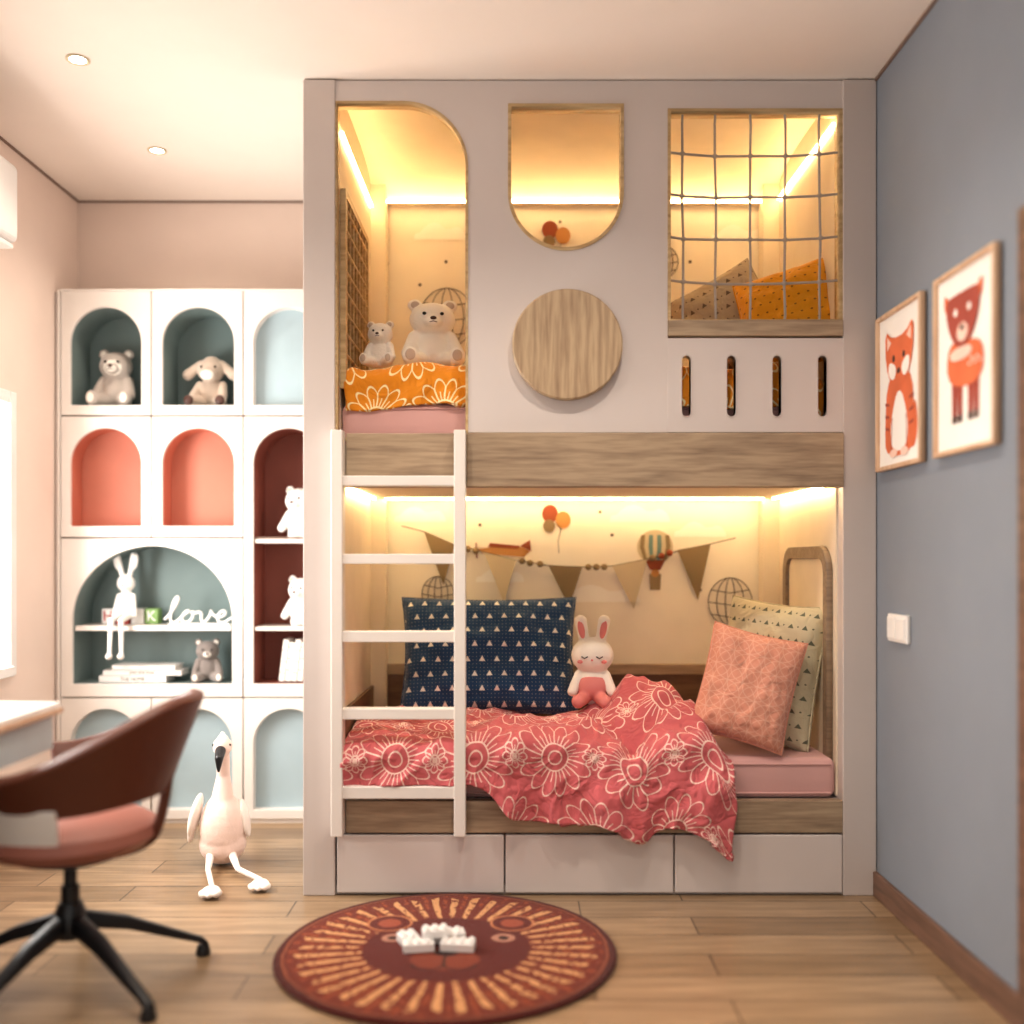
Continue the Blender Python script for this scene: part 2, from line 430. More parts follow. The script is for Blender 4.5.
# ------------------------------------------------------------------ bunk bed (elevation drawing scale 292 units / m)
def u(a): return (a-515)/292.0
def v(b): return 1.15+(560-b)/292.0
def P(l): return [(u(a), v(b)) for a, b in l]
IX0, IX1 = u(335), u(843)
bk = []
bk.append(box('side_left', u(303), IX0, 0, YB-.002, 0, ZC-.004, M['lacq'], .003))
bk.append(box('side_right', IX1, XR-.002, 0, YB-.002, 0, ZC-.004, M['lacq'], .003))
arc1 = [(403+65*math.cos(math.radians(a)), 165-65*math.sin(math.radians(a))) for a in range(0, 91, 5)]
main = P([(335, 79.5), (335, 100)]+arc1[::-1]+[(468, 432), (668, 432), (668, 108), (843, 108), (843, 79.5)])
Uw = P([(508, 103), (508, 192)]+[(566-58*math.cos(math.radians(a)), 192+58*math.sin(math.radians(a))) for a in range(5, 180, 5)]+[(624, 192), (624, 103)])
bk.append(plate('front_panel', main, [Uw], .008, .03, M['lacq2']))
def rim(name, pts, w=.011, y0=.002, t=.06):
    return plate(name, pts, [offs(pts, w)], y0, t, M['woodrim'])
bk.append(rim('rim_round_window', Uw))
ar = P([(334, 440), (334, 100)]+arc1[::-1]+[(468, 440)])
bk.append(rim('rim_arch_window', ar, .009, .006, .05))
nw = P([(668, 322), (668, 108), (843, 108), (843, 322)])
bk.append(rim('rim_net_window', nw, .010))
bk.append(box('net_sill', u(668), u(843), -.006, .075, v(336), v(320), M['wood'], .003))
def slot(cx): return P([(cx-4.5, 412), (cx-4.5, 360)]+[(cx-4.5*math.cos(math.radians(a)), 360-4.5*math.sin(math.radians(a))) for a in range(15, 180, 15)]+[(cx+4.5, 360), (cx+4.5, 412)]+[(cx+4.5*math.cos(math.radians(a)), 412+4.5*math.sin(math.radians(a))) for a in range(15, 180, 15)])
bk.append(plate('slotted_guard', P([(668, 432), (668, 338), (843, 338), (843, 432)]), [slot(686.5), slot(731.5), slot(777), slot(822.5)], .002, .035, M['lacq2']))
for i, c in enumerate((686.5, 731.5, 777, 822.5)):
    s = slot(c); bk.append(plate('slot_rim_%d' % i, offs(s, -.004), [s], -.001, .04, M['lacq']))
dsc = lathe('wood_disc', [(0, -.03), (.183, -.03), (.188, -.026), (.188, .0), (.185, .008), (0, .008)], M['woodv'], 64, (u(567), -.004, v(346)))
dsc.data.transform(Matrix.Rotation(-PI/2, 4, 'X')); bk.append(dsc)
bk.append(box('beam_left', u(346), u(467), .004, .05, v(477), v(433), M['wood'], .003))
bk.append(box('beam_upper', u(467), u(843), -.012, .05, v(487), v(433), M['wood'], .003))
bk.append(box('beam_left_low', u(335), u(467), .012, .05, v(487), v(477), M['wood'], .002))
YW = .90
bk.append(box('upper_deck', IX0, IX1, .05, YB-.01, v(487)+.012, 1.55, M['inner']))
bk.append(box('bunk_back', IX0, IX1, YW, YW+.04, 0, ZC-.004, M['paper']))
for nm, z0, z1 in (('lower', .33, v(487)+.01), ('upper', 1.55, ZC-.005)):
    bk.append(box('column_left_'+nm, IX0, IX0+.07, .82, YW, z0, z1, M['inner'], .003))
    bk.append(box('column_right_'+nm, IX1-.075, IX1, .82, YW, z0, z1, M['inner'], .003))
    bk.append(box('lining_left_'+nm, IX0, IX0+.006, .06, .82, z0, z1, M['inner']))
    bk.append(box('lining_right_'+nm, IX1-.006, IX1, .06, .82, z0, z1, M['inner']))
bk.append(box('bunk_ceiling', IX0, IX1, .04, YW, ZC-.012, ZC-.004, M['inner']))
# curved cove between back wall and bunk ceiling, LED tucked below it
cvp = [(.862, 2.685)]+[(.862-.30*(1-math.cos(math.radians(a))), 2.69+.098*math.sin(math.radians(a))) for a in range(0, 91, 6)]
me = bpy.data.meshes.new('cove_back'); n_ = len(cvp)
me.from_pydata([(IX0+.006, p[0], p[1]) for p in cvp]+[(IX1-.006, p[0], p[1]) for p in cvp], [], [(i, i+1, n_+i+1, n_+i) for i in range(n_-1)])
bk.append(newmesh('cove_back', me, M['inner'], True))
bk.append(box('cove_lip', IX0+.07, IX1-.075, .858, YW, 2.672, 2.684, M['inner']))
bk.append(box('led_back_upper', IX0+.07, IX1-.075, .850, .858, 2.674, 2.683, M['led']))
bk.append(box('led_right_upper', IX1-.018, IX1-.008, .06, .80, 2.665, 2.673, M['led']))
bk.append(box('led_left_upper', IX0+.008, IX0+.018, .06, .80, 2.635, 2.643, M['led']))
bk.append(box('led_back_lower', IX0+.07, IX1-.075, .806, .816, v(487)+.004, v(487)+.012, M['ledlow']))
bk.append(box('led_right_lower', IX1-.04, IX1-.032, .07, .80, v(487)+.004, v(487)+.012, M['ledlow']))
bk.append(box('led_left_lower', IX0+.022, IX0+.03, .07, .80, v(487)+.004, v(487)+.012, M['ledlow']))
# lattice upper left
X0 = IX0+.007
lat = [box('f1', X0, X0+.02, .06, .085, 1.75, 2.42, M['woodrim']), box('f2', X0, X0+.02, .60, .625, 1.75, 2.42, M['woodrim']), box('f3', X0, X0+.02, .06, .625, 2.42, 2.445, M['woodrim']),
       box('f4', X0, X0+.002, .085, .60, 1.75, 2.42, M['wooddk'])]
for i in range(7): lat.append(wire('lat_v%d' % i, [(X0+.012, .12+i*.073, 1.75), (X0+.012, .12+i*.073, 2.42)], .006, M['woodrim']))
for i in range(9): lat.append(wire('lat_h%d' % i, [(X0+.014, .085, 1.80+i*.073), (X0+.014, .60, 1.80+i*.073)], .006, M['woodrim']))
bk += lat
# lower structure
bk.append(box('beam_lower', u(346), u(843), .0, .04, v(833), v(801), M['wood'], .003))
bk.append(box('bed_base', IX0, IX1, .04, YW, .03, .32, M['lacq']))
bk.append(box('plinth', IX0, IX1, .02, .04, .0, .03, M['lacq']))
bk.append(box('wood_panel_back', IX0, IX1, YW-.02, YW, .33, .66, M['wooddk'], .002))
bk.append(box('wood_rail_back', IX0, IX1, YW-.035, YW, .66, .705, M['wood'], .003))
bk.append(box('wood_panel_left', IX0+.006, IX0+.02, .06, .82, .33, .62, M['wooddk'], .002))
for i, (a, b_) in enumerate(((337, 504), (505.5, 673.5), (675, 842.5))):
    bk.append(box('drawer_%d' % i, u(a), u(b_), -.001, .035, v(893), v(835), M['lacq2'], .004))
rad = math.radians
def hframe(name, y0, y1, z0, z1, R, wdt, t, x, mat):
    out = [(y0, z0), (y1, z0)]+[(y1-R+R*math.cos(rad(a)), z1-R+R*math.sin(rad(a))) for a in range(0, 91, 9)]+[(y0+R-R*math.sin(rad(a)), z1-R+R*math.cos(rad(a))) for a in range(0, 91, 9)]
    o = plate(name, out, [offs(out, wdt)] if wdt else [], -t, t, mat, .004)
    o.data.transform(Matrix.Rotation(PI/2, 4, 'Z'))
    o.location.x = x-t; return o
bk.append(hframe('headboard_frame', .09, .68, .40, 1.20, .10, .045, .022, IX1-.007, M['woodtaupe']))
bk.append(hframe('headboard_panel', .12, .65, .42, 1.17, .08, 0, .008, IX1-.007, M['inner']))
# rope net
rm = []
vx = [684, 717, 752, 787, 822]; hz = [120, 151, 193, 236, 280, 312]
jit = {}
for i, a in enumerate(vx):
    for j, b_ in enumerate(hz): jit[i, j] = (u(a+random.uniform(-.9, .9)), v(b_+random.uniform(-.7, .7)+(1.5 if 0 < i < 4 else 0)))
for i, a in enumerate(vx):
    pts = [(u(a), .03, v(110))]+[(jit[i, j][0], .03, jit[i, j][1]) for j in range(6)]+[(u(a), .03, v(319))]
    rm.append(wire('rope_v%d' % i, pts, .0042, M['rope']))
for j, b_ in enumerate(hz[1:5], 1):
    pts = [(u(671), .03, v(b_-2))]+[(jit[i, j][0], .03, jit[i, j][1]) for i in range(5)]+[(u(840), .03, v(b_-2))]
    rm.append(wire('rope_h%d' % j, pts, .0042, M['rope']))
    for i in range(5): rm.append(ell('knot', (jit[i, j][0], .028, jit[i, j][1]), (.010, .009, .008), M['rope'], seg=12))
group('rope_net', rm)
bunk = group('bunk_bed', bk)
# ladder
ld = [box('rail_left', u(334), u(345.5), -.065, -.004, v(832), v(432), M['white'], .003), box('rail_right', u(455), u(466.5), -.065, -.014, v(832), v(432), M['white'], .003)]
for i, (a, b_) in enumerate(((477, 487), (554, 564), (630, 641), (706, 717), (783, 795))):
    ld.append(box('rung_%d' % i, u(345), u(455.5), -.06, -.014, v(b_), v(a), M['white'], .003))
group('bunk_ladder', ld)
# ------------------------------------------------------------------ mattresses
def mattress(x0, x1, y0, y1, z0, z1, mat):
    o = box('mattress_body', x0, x1, y0, y1, z0, z1, mat, .03, 5)
    for p in o.data.polygons: p.use_smooth = True
    w = []
    for z in (z0+.02, z1-.02):
        w.append(wire('piping', [(x0+.02, y0-.001, z), (x1-.02, y0-.001, z)], .004, mat))
    group('mattress', [o]+w)
mattress(IX0+.008, IX1-.008, .045, .86, .322, .462, M['pink'])
mattress(IX0+.008, IX1-.008, .075, .86, 1.552, 1.70, M['pink'])
# ------------------------------------------------------------------ quilts
def ss(a, b, x):
    t = max(0, min(1, (x-a)/(b-a))); return t*t*(3-2*t)
def g(x, y, cx, cy, sx, sy): return math.exp(-((x-cx)/sx)**2-((y-cy)/sy)**2)
def ridge(p):
    return 1-abs(noise.noise(p))*2.2
def quilt(name, mat, xl, xr, hfun, drop, yb, yf, ns=240, nt_=150, th=.022, fold=.012, seed=0):
    me = bpy.data.meshes.new(name); vs = []; uvs = []
    Lt = yb-yf; R = .05
    for j in range(nt_+1):
        t = j/nt_
        for i in range(ns+1):
            s = i/ns
            x1 = xr(t); x = xl+(x1-xl)*s
            dr_ = drop(x); tot = Lt+R*PI/2+dr_
            l = t*tot
            h0 = hfun(x, yf)
            wx = x+.06*noise.noise(Vector((x*5, l*5, seed+9)))
            nzv = Vector((wx*3.2+seed, l*3.2+wx*1.4, seed))
            f1 = noise.noise(nzv)*fold*1.8+max(0, ridge(nzv*1.5+Vector((3, 1, 0))))*fold*1.3+max(0, ridge(Vector((wx*9, l*4+wx*5, seed))))*fold*.7
            f1 += max(0, ridge(Vector((wx*17+l*6, l*12-wx*4, seed+3))))**2*fold*.35
            if l < Lt:
                y = yb-l; p = Vector((x, y, hfun(x, y)+f1))
            elif l < Lt+R*PI/2:
                a_ = (l-Lt)/R; p = Vector((x, yf-R*math.sin(a_)-f1*math.sin(a_), h0-R+R*math.cos(a_)+f1*math.cos(a_)))
            else:
                q = l-Lt-R*PI/2
                wv = math.sin(x*24+seed+noise.noise(Vector((x*4, q*3, 2)))*4)*.018*ss(0, .12, q)
                p = Vector((x+.01*math.sin(q*20+x*9)*ss(0, .1, q), yf-R-f1+min(0, wv), h0-R-q))
            p.z -= .05*(1-ss(0, .05, 1-s))
            vs.append(p); uvs.append((x, l*1.02))
    W = ns+1
    fs = [(j*W+i, j*W+i+1, (j+1)*W+i+1, (j+1)*W+i) for j in range(nt_) for i in range(ns)]
    me.from_pydata(vs, [], fs)
    uv = me.uv_layers.new(name='UVMap')
    for lp in me.loops: uv.data[lp.index].uv = uvs[lp.vertex_index]
    o = newmesh(name, me, mat, True)
    bm = bmesh.new(); bm.from_mesh(me); bmesh.ops.recalc_face_normals(bm, faces=bm.faces)
    if bm.faces[0].normal.z < 0: bmesh.ops.reverse_faces(bm, faces=bm.faces)
    bm.to_mesh(me); bm.free()
    for p in me.polygons: p.use_smooth = True
    m_ = o.modifiers.new('thick', 'SOLIDIFY'); m_.thickness = th; m_.offset = -1
    return o
def hl(x, y):
    h = .515
    h += .16*g(x, y, .45, .38, .15, .18)+.10*g(x, y, .60, .20, .13, .18)+.05*g(x, y, .20, .25, .12, .22)+.03*g(x, y, -.35, .35, .3, .3)
    h += .035*g(x, y, -.02, .15, .10, .2)
    d = (x-.30)*.8+(y-.2)*.6
    h -= .035*math.exp(-(d/.03)**2)*ss(.0, .15, x)
    d = (x-.52)*.7-(y-.15)*.7
    h -= .03*math.exp(-(d/.025)**2)*ss(.3, .4, x)
    return h-.03*ss(.62, .76, x)
def dl(x):
    return .085+.135*ss(-.16, .02, x)+.03*ss(.1, .62, x)+.035*ss(.5, .68, x)-.03*ss(.70, .76, x)
quilt('flower_duvet', M['coralq'], IX0+.028, lambda t: .52+.22*ss(0, .55, t), hl, dl, .60, .018, seed=1.3, fold=.017, th=.03)
def hu(x, y): return 1.82+.03*noise.noise(Vector((x*3, y*3, 5)))+.015*g(x, y, -.35, .1, .2, .2)
quilt('flower_duvet', M['orangeq'], IX0+.02, lambda t: 1.08, hu, lambda x: .09, .75, .125, seed=4.1, th=.03, fold=.010)
# ------------------------------------------------------------------ pillows
def pillow(name, w, h, t, mat, loc, rot, seed=0, n=56):
    me = bpy.data.meshes.new(name); vs = []; fs = []; uvs = []
    for side in (1, -1):
        for j in range(n+1):
            for i in range(n+1):
                a = -1+2*i/n; b_ = -1+2*j/n
                x = a*w/2*(1-.06*(1-b_*b_)); z = b_*h/2*(1-.06*(1-a*a))
                k = max(0, (1-a**4)*(1-b_**4))**.5
                edge = max(abs(a), abs(b_))
                cr = noise.noise(Vector((a*2.2+seed, b_*2.2, seed)))*.22-max(0, ridge(Vector((a*2.6+b_+seed, b_*2.6, 3))))*.10*(.4+edge)
                cr += noise.noise(Vector((a*7, b_*7, seed)))*.07*edge
                y = -side*(t/2)*k*(1+cr)
                vs.append((x, y, z)); uvs.append((x+seed*.1, z))
    W = n+1; o2 = W*W
    for j in range(n):
        for i in range(n):
            fs.append((j*W+i, j*W+i+1, (j+1)*W+i+1, (j+1)*W+i))
            fs.append((o2+j*W+i, o2+(j+1)*W+i, o2+(j+1)*W+i+1, o2+j*W+i+1))
    me.from_pydata(vs, [], fs); uv = me.uv_layers.new(name='UVMap')
    for lp in me.loops: uv.data[lp.index].uv = uvs[lp.vertex_index]
    bm = bmesh.new(); bm.from_mesh(me); bmesh.ops.remove_doubles(bm, verts=bm.verts, dist=.0005); bm.to_mesh(me); bm.free()
    o = newmesh(name, me, mat, True)
    o.location = loc; o.rotation_euler = rot
    ed = [(a*w/2*(1-.06*(1-b_*b_)), 0, b_*h/2*(1-.06*(1-a*a))) for a, b_ in
          [(-1+2*i/20, -1) for i in range(20)]+[(1, -1+2*i/20) for i in range(20)]+[(1-2*i/20, 1) for i in range(20)]+[(-1, 1-2*i/20) for i in range(20)]]
    pp = wire('piping', ed, .004, mat, True); pp.parent = o
    return o
pillow('navy_pillow', .71, .48, .22, M['navy'], (-.105, .62, .765), (rad(-16), 0, rad(1)), 2)
pillow('dotted_pillow', .41, .53, .18, M['beigep'], (.948, .315, .735), (rad(-10), rad(5), rad(-44)), 5)
pillow('peach_pillow', .33, .40, .18, M['peach'], (.825, .125, .70), (rad(-13), rad(13), rad(-16)), 7)
pillow('sand_pillow', .38, .38, .16, M['beigep2'], (.815, .44, 2.065), (rad(-12), rad(-28), rad(-10)), 9)
pillow('mustard_pillow', .36, .40, .16, M['mustard'], (1.005, .24, 2.03), (rad(-12), rad(-12), rad(-24)), 11)
# ------------------------------------------------------------------ mural on bunk back wall
def mu(a, b_): return ((a-515)/232.3, 1.15+(560-b_)/232.3)
ymur = YW-.0025
def mpoly(name, pts, mat, k=0): return plate(name, [mu(*p) for p in pts], [], ymur-k*.0012, .001, mat)
def circ(cx, cy, rx, ry, n=28): return [(cx+rx*math.cos(2*PI*i/n), cy+ry*math.sin(2*PI*i/n)) for i in range(n)]
def mline(name, pts, mat, w=.003): return wire(name, [(mu(*p)[0], ymur-.002, mu(*p)[1]) for p in pts], w, mat)
mr = []
for cx, cy, rx, ry in ((420, 520, 26, 7), (640, 520, 30, 8), (500, 580, 24, 6), (700, 535, 26, 7), (600, 600, 40, 8), (440, 238, 26, 8), (740, 240, 30, 8)):
    top = [(cx+rx*math.cos(a_*PI/14), cy-ry*(.9+1.1*abs(math.sin(a_*PI/14*2.5)))*math.sin(a_*PI/14)) for a_ in range(15)]
    mr.append(mpoly('cloud', [(cx+rx, cy+2)]+top+[(cx-rx, cy+2)], M['cloud']))
def cage(cx, cy, rr):
    o = []
    for k in (1, .62, .22): o.append(mline('cage_line', [(cx+rr*k*math.cos(2*PI*i/24), cy+rr*1.1*math.sin(2*PI*i/24)) for i in range(25)], M['pen_k'], .0018))
    for q in (-.5, 0, .5):
        wv = rr*math.sqrt(1-q*q); o.append(mline('cage_line', [(cx-wv, cy+q*rr*1.1), (cx, cy+q*rr*1.1+3), (cx+wv, cy+q*rr*1.1)], M['pen_k'], .0018))
    o.append(mpoly('basket', [(cx-5, cy+rr+8), (cx+5, cy+rr+8), (cx+4, cy+rr+15), (cx-4, cy+rr+15)], M['pen_b']))
    return o
mr += cage(730, 602, 22)+cage(438, 594, 16)+cage(447, 318, 27)+cage(381, 264, 7)+cage(664, 262, 14)
def bunch(cx, cy, s=1):
    o = [mpoly('balloon', circ(cx-6*s, cy-5*s, 8*s, 9*s), M['pen_d'], 1), mpoly('balloon', circ(cx+7*s, cy+1*s, 7.5*s, 8.5*s), M['pen_o'], 2), mpoly('balloon', circ(cx-7*s, cy+7*s, 6*s, 6.5*s), M['pen_b'], 3)]
    o.append(mline('string', [(cx+5*s, cy+9*s), (cx+2*s, cy+22*s), (cx+3*s, cy+34*s)], M['pen_k'], .0015)); return o
mr += bunch(556, 519, 1)+bunch(556, 235, 1)
mr.append(mpoly('envelope', circ(655, 547, 18, 17), M['pen_g'], 1))
for k in (-12, -4, 4, 12):
    mr.append(mpoly('stripe', [(655+k-2, 547-12), (655+k+2, 547-12), (655+k*1.1+2.2, 547), (655+k*.8+1.6, 560), (655+k*.8-1.6, 560), (655+k*1.1-2.2, 547)], M['pen_b'] if abs(k) > 5 else M['teal'], 2))
mr.append(mpoly('envelope_tip', [(645, 560), (665, 560), (660, 570), (650, 570)], M['pen_d'], 3))
mr.append(mpoly('basket', [(649, 574), (661, 574), (660, 590), (650, 590)], M['pen_b'], 2)); mr.append(mpoly('pilot', circ(655, 573, 4, 4), M['pen_o'], 3))
mr.append(mpoly('plane_body', [(478, 549), (500, 546), (522, 547), (530, 551), (524, 557), (500, 555), (482, 553)], M['pen_o'], 1)); mr.append(mpoly('plane_wing', [(490, 543), (520, 546), (518, 549), (488, 547)], M['pen_d'], 2))
mr.append(mline('propeller', [(476, 543), (477, 558)], M['pen_d'], .003)); mr.append(mpoly('plane_tail', [(520, 546), (530, 540), (531, 551)], M['pen_d'], 3))
for a, b_ in ((420, 285), (446, 262), (560, 222), (612, 535), (690, 262), (720, 283), (600, 512), (700, 590), (480, 525)):
    mr.append(mpoly('star', circ(a, b_, 1.8, 1.8, 6), M['pen_k'], 1))
group('balloon_wall_mural', mr)
gl = []
path = [(402, 526), (425, 532), (455, 545), (480, 551), (515, 560), (550, 566), (582, 567), (612, 566), (648, 559), (678, 551), (710, 544), (735, 538)]
gl.append(wire('string', [(mu(*p)[0], YW-.012, mu(*p)[1]) for p in path], .0022, M['pen_k']))
for a, b_, c_, dd, m_ in ((424, 531, 455, 585, 'pen_b'), (484, 552, 516, 603, 'pen_g'), (548, 565, 582, 607, 'pen_b'), (612, 566, 647, 609, 'pen_g'), (677, 550, 710, 600, 'pen_b')):
    b2 = {455: 545, 516: 560, 582: 567, 647: 559, 710: 544}[c_]
    gl.append(plate('pennant', [mu(a, b_), mu(c_, b2), mu((a+c_)/2+4, dd)], [], YW-.014, .0025, M[m_]))
for a, b_ in ((460, 547), (468, 549), (476, 551), (522, 561), (530, 563), (540, 564), (588, 567), (596, 567), (604, 567), (652, 558), (661, 556), (669, 553)):
    gl.append(ell('bead', (mu(a, b_)[0], YW-.018, mu(a, b_)[1]), (.014,)*3, M['pen_d' if int(a) % 2 else 'pen_b'], seg=12))
group('bunting_garland', gl)
# ------------------------------------------------------------------ cabinet
YC = .96; CS = 229.2
def cu_(a): return (a-515)/CS
def cv(b_): return 1.15+(560-b_)/CS
def A(x0, x1, top, bot): return archpts(cu_(x0), cu_(x1), cv(bot), cv(top))
cb = []
cx0, cx1 = cu_(60), cu_(334)
niches = [(A(70, 141, 307, 405), 'slate', .19), (A(162, 234, 307, 405), 'slate', .19), (A(253, 324, 307, 405), 'sky', .03),
          (A(70, 141, 428, 526), 'coral', .10), (A(162, 234, 428, 526), 'coral', .10), (A(253, 324, 428, 684), 'rust', .19),
          (A(72, 232, 545, 684), 'slate', .19),
          (A(70, 141, 709, 810), 'sky', .03), (A(162, 232, 709, 810), 'sky', .03), (A(253, 324, 709, 810), 'sky', .03)]
n6 = arc((cu_(72)+cu_(232))/2, cv(620), (cu_(232)-cu_(72))/2, 0, 180, 40, cv(546)-cv(620))
niches[6] = ([(cu_(72), cv(684)), (cu_(232), cv(684))]+n6, 'slate', .19)
cells = [((60, 151), (291, 415), [0]), ((151, 243), (291, 415), [1]), ((243, 334), (291, 415), [2]), ((60, 151), (416.5, 537), [3]), ((151, 243), (416.5, 537), [4]),
         ((243, 334), (416.5, 697), [5]), ((60, 243), (538.5, 697), [6]), ((60, 151), (698.5, 819), [7]), ((151, 243), (698.5, 819), [8]), ((243, 334), (698.5, 819), [9])]
for i, ((a, b_), (c_, d_), hs) in enumerate(cells):
    a += .7; b_ -= .7
    cb.append(plate('door_face_%d' % i, [(cu_(a), cv(c_)), (cu_(b_), cv(c_)), (cu_(b_), cv(d_)), (cu_(a), cv(d_))], [niches[h][0] for h in hs], YC, .02, M['white'], .0015))
for i, (pts, mm, dp) in enumerate(niches):
    cb.append(tube_outline('niche_side_%d' % i, pts, YC+.019, YC+.02+dp, M[mm] if mm != 'sky' else M['white']))
    cb.append(plate('niche_back_%d' % i, offs(pts, -.004), [], YC+.02+dp, .003, M[mm]))
cb.append(box('carcass_left', cx0-.012, cx0+.0, YC-.004, YB-.003, 0, cv(290), M['white'], .002))
cb.append(box('carcass_filler', XL+.002, cx0-.013, YC+.004, YC+.03, 0, cv(292), M['lacq']))
cb.append(box('carcass_right', cx1, cx1+.012, YC, YB-.003, 0, cv(290), M['white']))
cb.append(box('carcass_top', cx0, cx1, YC-.002, YB-.003, cv(291), cv(289), M['white'], .001))
cb.append(box('carcass_back', cx0, cx1, YB-.012, YB-.003, 0, cv(291), M['white']))
cb.append(box('kick', cx0, cx1, YC+.012, YC+.03, 0, .03, M['white']))
for j, zz in enumerate((415.7, 537.7, 697.7)):  # dark strips behind the door joints stand in for their shade
    cb.append(box('door_gap_shade_%d' % j, cx0, cx1, YC+.02, YC+.024, cv(zz+.8), cv(zz-.8), M['gap_shade']))
for j, xx in enumerate((151, 243)):
    cb.append(box('door_gap_shade_v%d' % j, cu_(xx-.8), cu_(xx+.8), YC+.0195, YC+.0235, cv(819), cv(698), M['gap_shade'])); cb.append(box('door_gap_shade_w%d' % j, cu_(xx-.8), cu_(xx+.8), YC+.0195, YC+.0235, cv(538), cv(291), M['gap_shade']))
cb.append(box('shelf_big', cu_(74), cu_(230), YC+.012, YC+.20, cv(631), cv(626), M['white'], .001))
cb.append(box('shelf_tall_1', cu_(254), cu_(323), YC+.012, YC+.20, cv(543), cv(539), M['white'], .001))
cb.append(box('shelf_tall_2', cu_(254), cu_(323), YC+.012, YC+.20, cv(631), cv(627), M['white'], .001))
group('arched_cabinet', cb)
# ------------------------------------------------------------------ plush toys
def bear(name, loc, h, body, face=None, yaw=0, muz=None, standing=False, eye=1.0, wide=1.0, facemask=None):
    """sitting teddy, unit height 1 scaled to h; faces -y"""
    S_ = h
    p = [((0, 0, .27), (.23, .19, .26), (0, 0, 0)), ((0, -.02, .68), (.255, .215, .225), (0, 0, 0)),
         ((-.19, -.0, .87), (.085, .05, .085), (0, 0, 0)), ((.19, 0, .87), (.085, .05, .085), (0, 0, 0)),
         ((0, -.2, .62), (.105, .09, .085), (0, 0, 0))]
    p += limb((-.19, -.02, .44), (-.27, -.16, .20), .085, .075)+limb((.19, -.02, .44), (.27, -.16, .20), .085, .075)
    if standing:
        p += limb((-.12, 0, .18), (-.13, -.02, .07), .11, .09)+limb((.12, 0, .18), (.13, -.02, .07), .11, .09)
    else:
        p += limb((-.14, -.08, .12), (-.24, -.36, .10), .12, .095)+limb((.14, -.08, .12), (.24, -.36, .10), .12, .095)
        p += [((-.25, -.40, .13), (.09, .06, .115), (0, 0, 0)), ((.25, -.40, .13), (.09, .06, .115), (0, 0, 0))]
    p = [(tuple(q*S_ for q in c), tuple(q*S_ for q in r_), ro) for c, r_, ro in p]
    pr = [blob('body', p, body, max(.0028, S_*.016), fuzz=.0014)]
    if facemask: pr.append(ell('face', (0, -.085*S_, .66*S_), (.19*S_, .165*S_, .165*S_), facemask, seg=24))
    pr.append(ell('muzzle', (0, -.245*S_, .615*S_), (.085*S_, .06*S_, .065*S_), muz or body, seg=16))
    pr.append(ell('nose', (0, -.30*S_, .645*S_), (.035*S_, .02*S_, .025*S_), M['brownm'], seg=14))
    pr.append(wire('mouth', [(-.04*S_, -.293*S_, .592*S_), (0, -.306*S_, .603*S_), (.04*S_, -.293*S_, .592*S_)], .005*S_, M['brownm']))
    for sx in (-1, 1):
        pr.append(ell('eye', (sx*.095*S_, -(.222+(.012 if facemask else 0))*S_, .72*S_), (.022*S_*eye,)*3, M['glass_eye'], seg=12))
        pr.append(ell('inner_ear', (sx*.19*S_, -.04*S_, .87*S_), (.05*S_, .018*S_, .05*S_), muz or M['tanplush'], seg=14))
        if not standing: pr.append(ell('foot_pad', (sx*.25*S_, -.455*S_, .13*S_), (.055*S_, .012*S_, .075*S_), muz or M['tanplush'], seg=14))
    e = group(name, pr); e.location = loc; e.rotation_euler = (0, 0, yaw); e.scale = (wide, 1, 1); return e
CZ1 = cv(405)
bear('teddy_bear', (-1.795, YC+.145, CZ1), .285, M['greyplush'], yaw=.05, muz=M['polar'], facemask=M['polar'])
bear('polar_bear_plush', (-.50, .30, 1.862), .185, M['polar'], yaw=-.1)
bear('polar_bear_plush', (-.31, .34, 1.86), .28, M['polar'], yaw=.12, wide=1.22)
bear('teddy_bear', (cu_(203)-.01, YC+.10, cv(684)), .20, M['dkplush'], yaw=.25, muz=M['polar'])
bear('bear_figurine', (cu_(296), YC+.08, cv(539)), .25, M['ceramic'], standing=True, yaw=-.3)
bear('bear_figurine', (cu_(298), YC+.08, cv(627)), .235, M['ceramic'], standing=True, yaw=-.3)
# drooping-ear lamb plush
def lamb(loc, h):
    S_ = h
    p = [((0, 0, .28), (.24, .2, .28), (0, 0, 0)), ((0, -.04, .68), (.24, .2, .2), (0, 0, 0)), ((0, -.16, .60), (.17, .14, .13), (0, 0, 0)), ((0, .0, .84), (.15, .13, .1), (0, 0, 0))]
    p += limb((-.18, -.02, .8), (-.40, -.06, .60), .07, .095)+limb((.18, -.02, .8), (.40, -.06, .60), .07, .095)
    p += limb((-.15, -.1, .1), (-.27, -.38, .1), .12, .1)+limb((.15, -.1, .1), (.27, -.38, .1), .12, .1)+limb((-.2, -.02, .42), (-.26, -.2, .2), .08, .08)+limb((.2, -.02, .42), (.26, -.2, .2), .08, .08)
    p = [(tuple(q*S_ for q in c), tuple(q*S_ for q in r_), ro) for c, r_, ro in p]
    pr = [blob('body', p, M['tanplush'], .0038, fuzz=.0014), ell('snout', (0, -.27*S_, .57*S_), (.12*S_, .06*S_, .085*S_), M['polar'], seg=18)]
    for sx in (-1, 1):
        pr.append(ell('eye', (sx*.12*S_, -.215*S_, .72*S_), (.022*S_,)*3, M['glass_eye'], seg=12))
        pr.append(ell('hoof', (sx*.27*S_, -.45*S_, .1*S_), (.085*S_, .04*S_, .09*S_), M['brownm'], seg=14))
    pr.append(wire('mouth', [(-.03*S_, -.332*S_, .56*S_), (0, -.336*S_, .545*S_), (.03*S_, -.332*S_, .56*S_)], .005*S_, M['brownm']))
    e = group('lamb_plush', pr); e.location = loc; return e
lamb((-1.365, YC+.14, CZ1), .255)
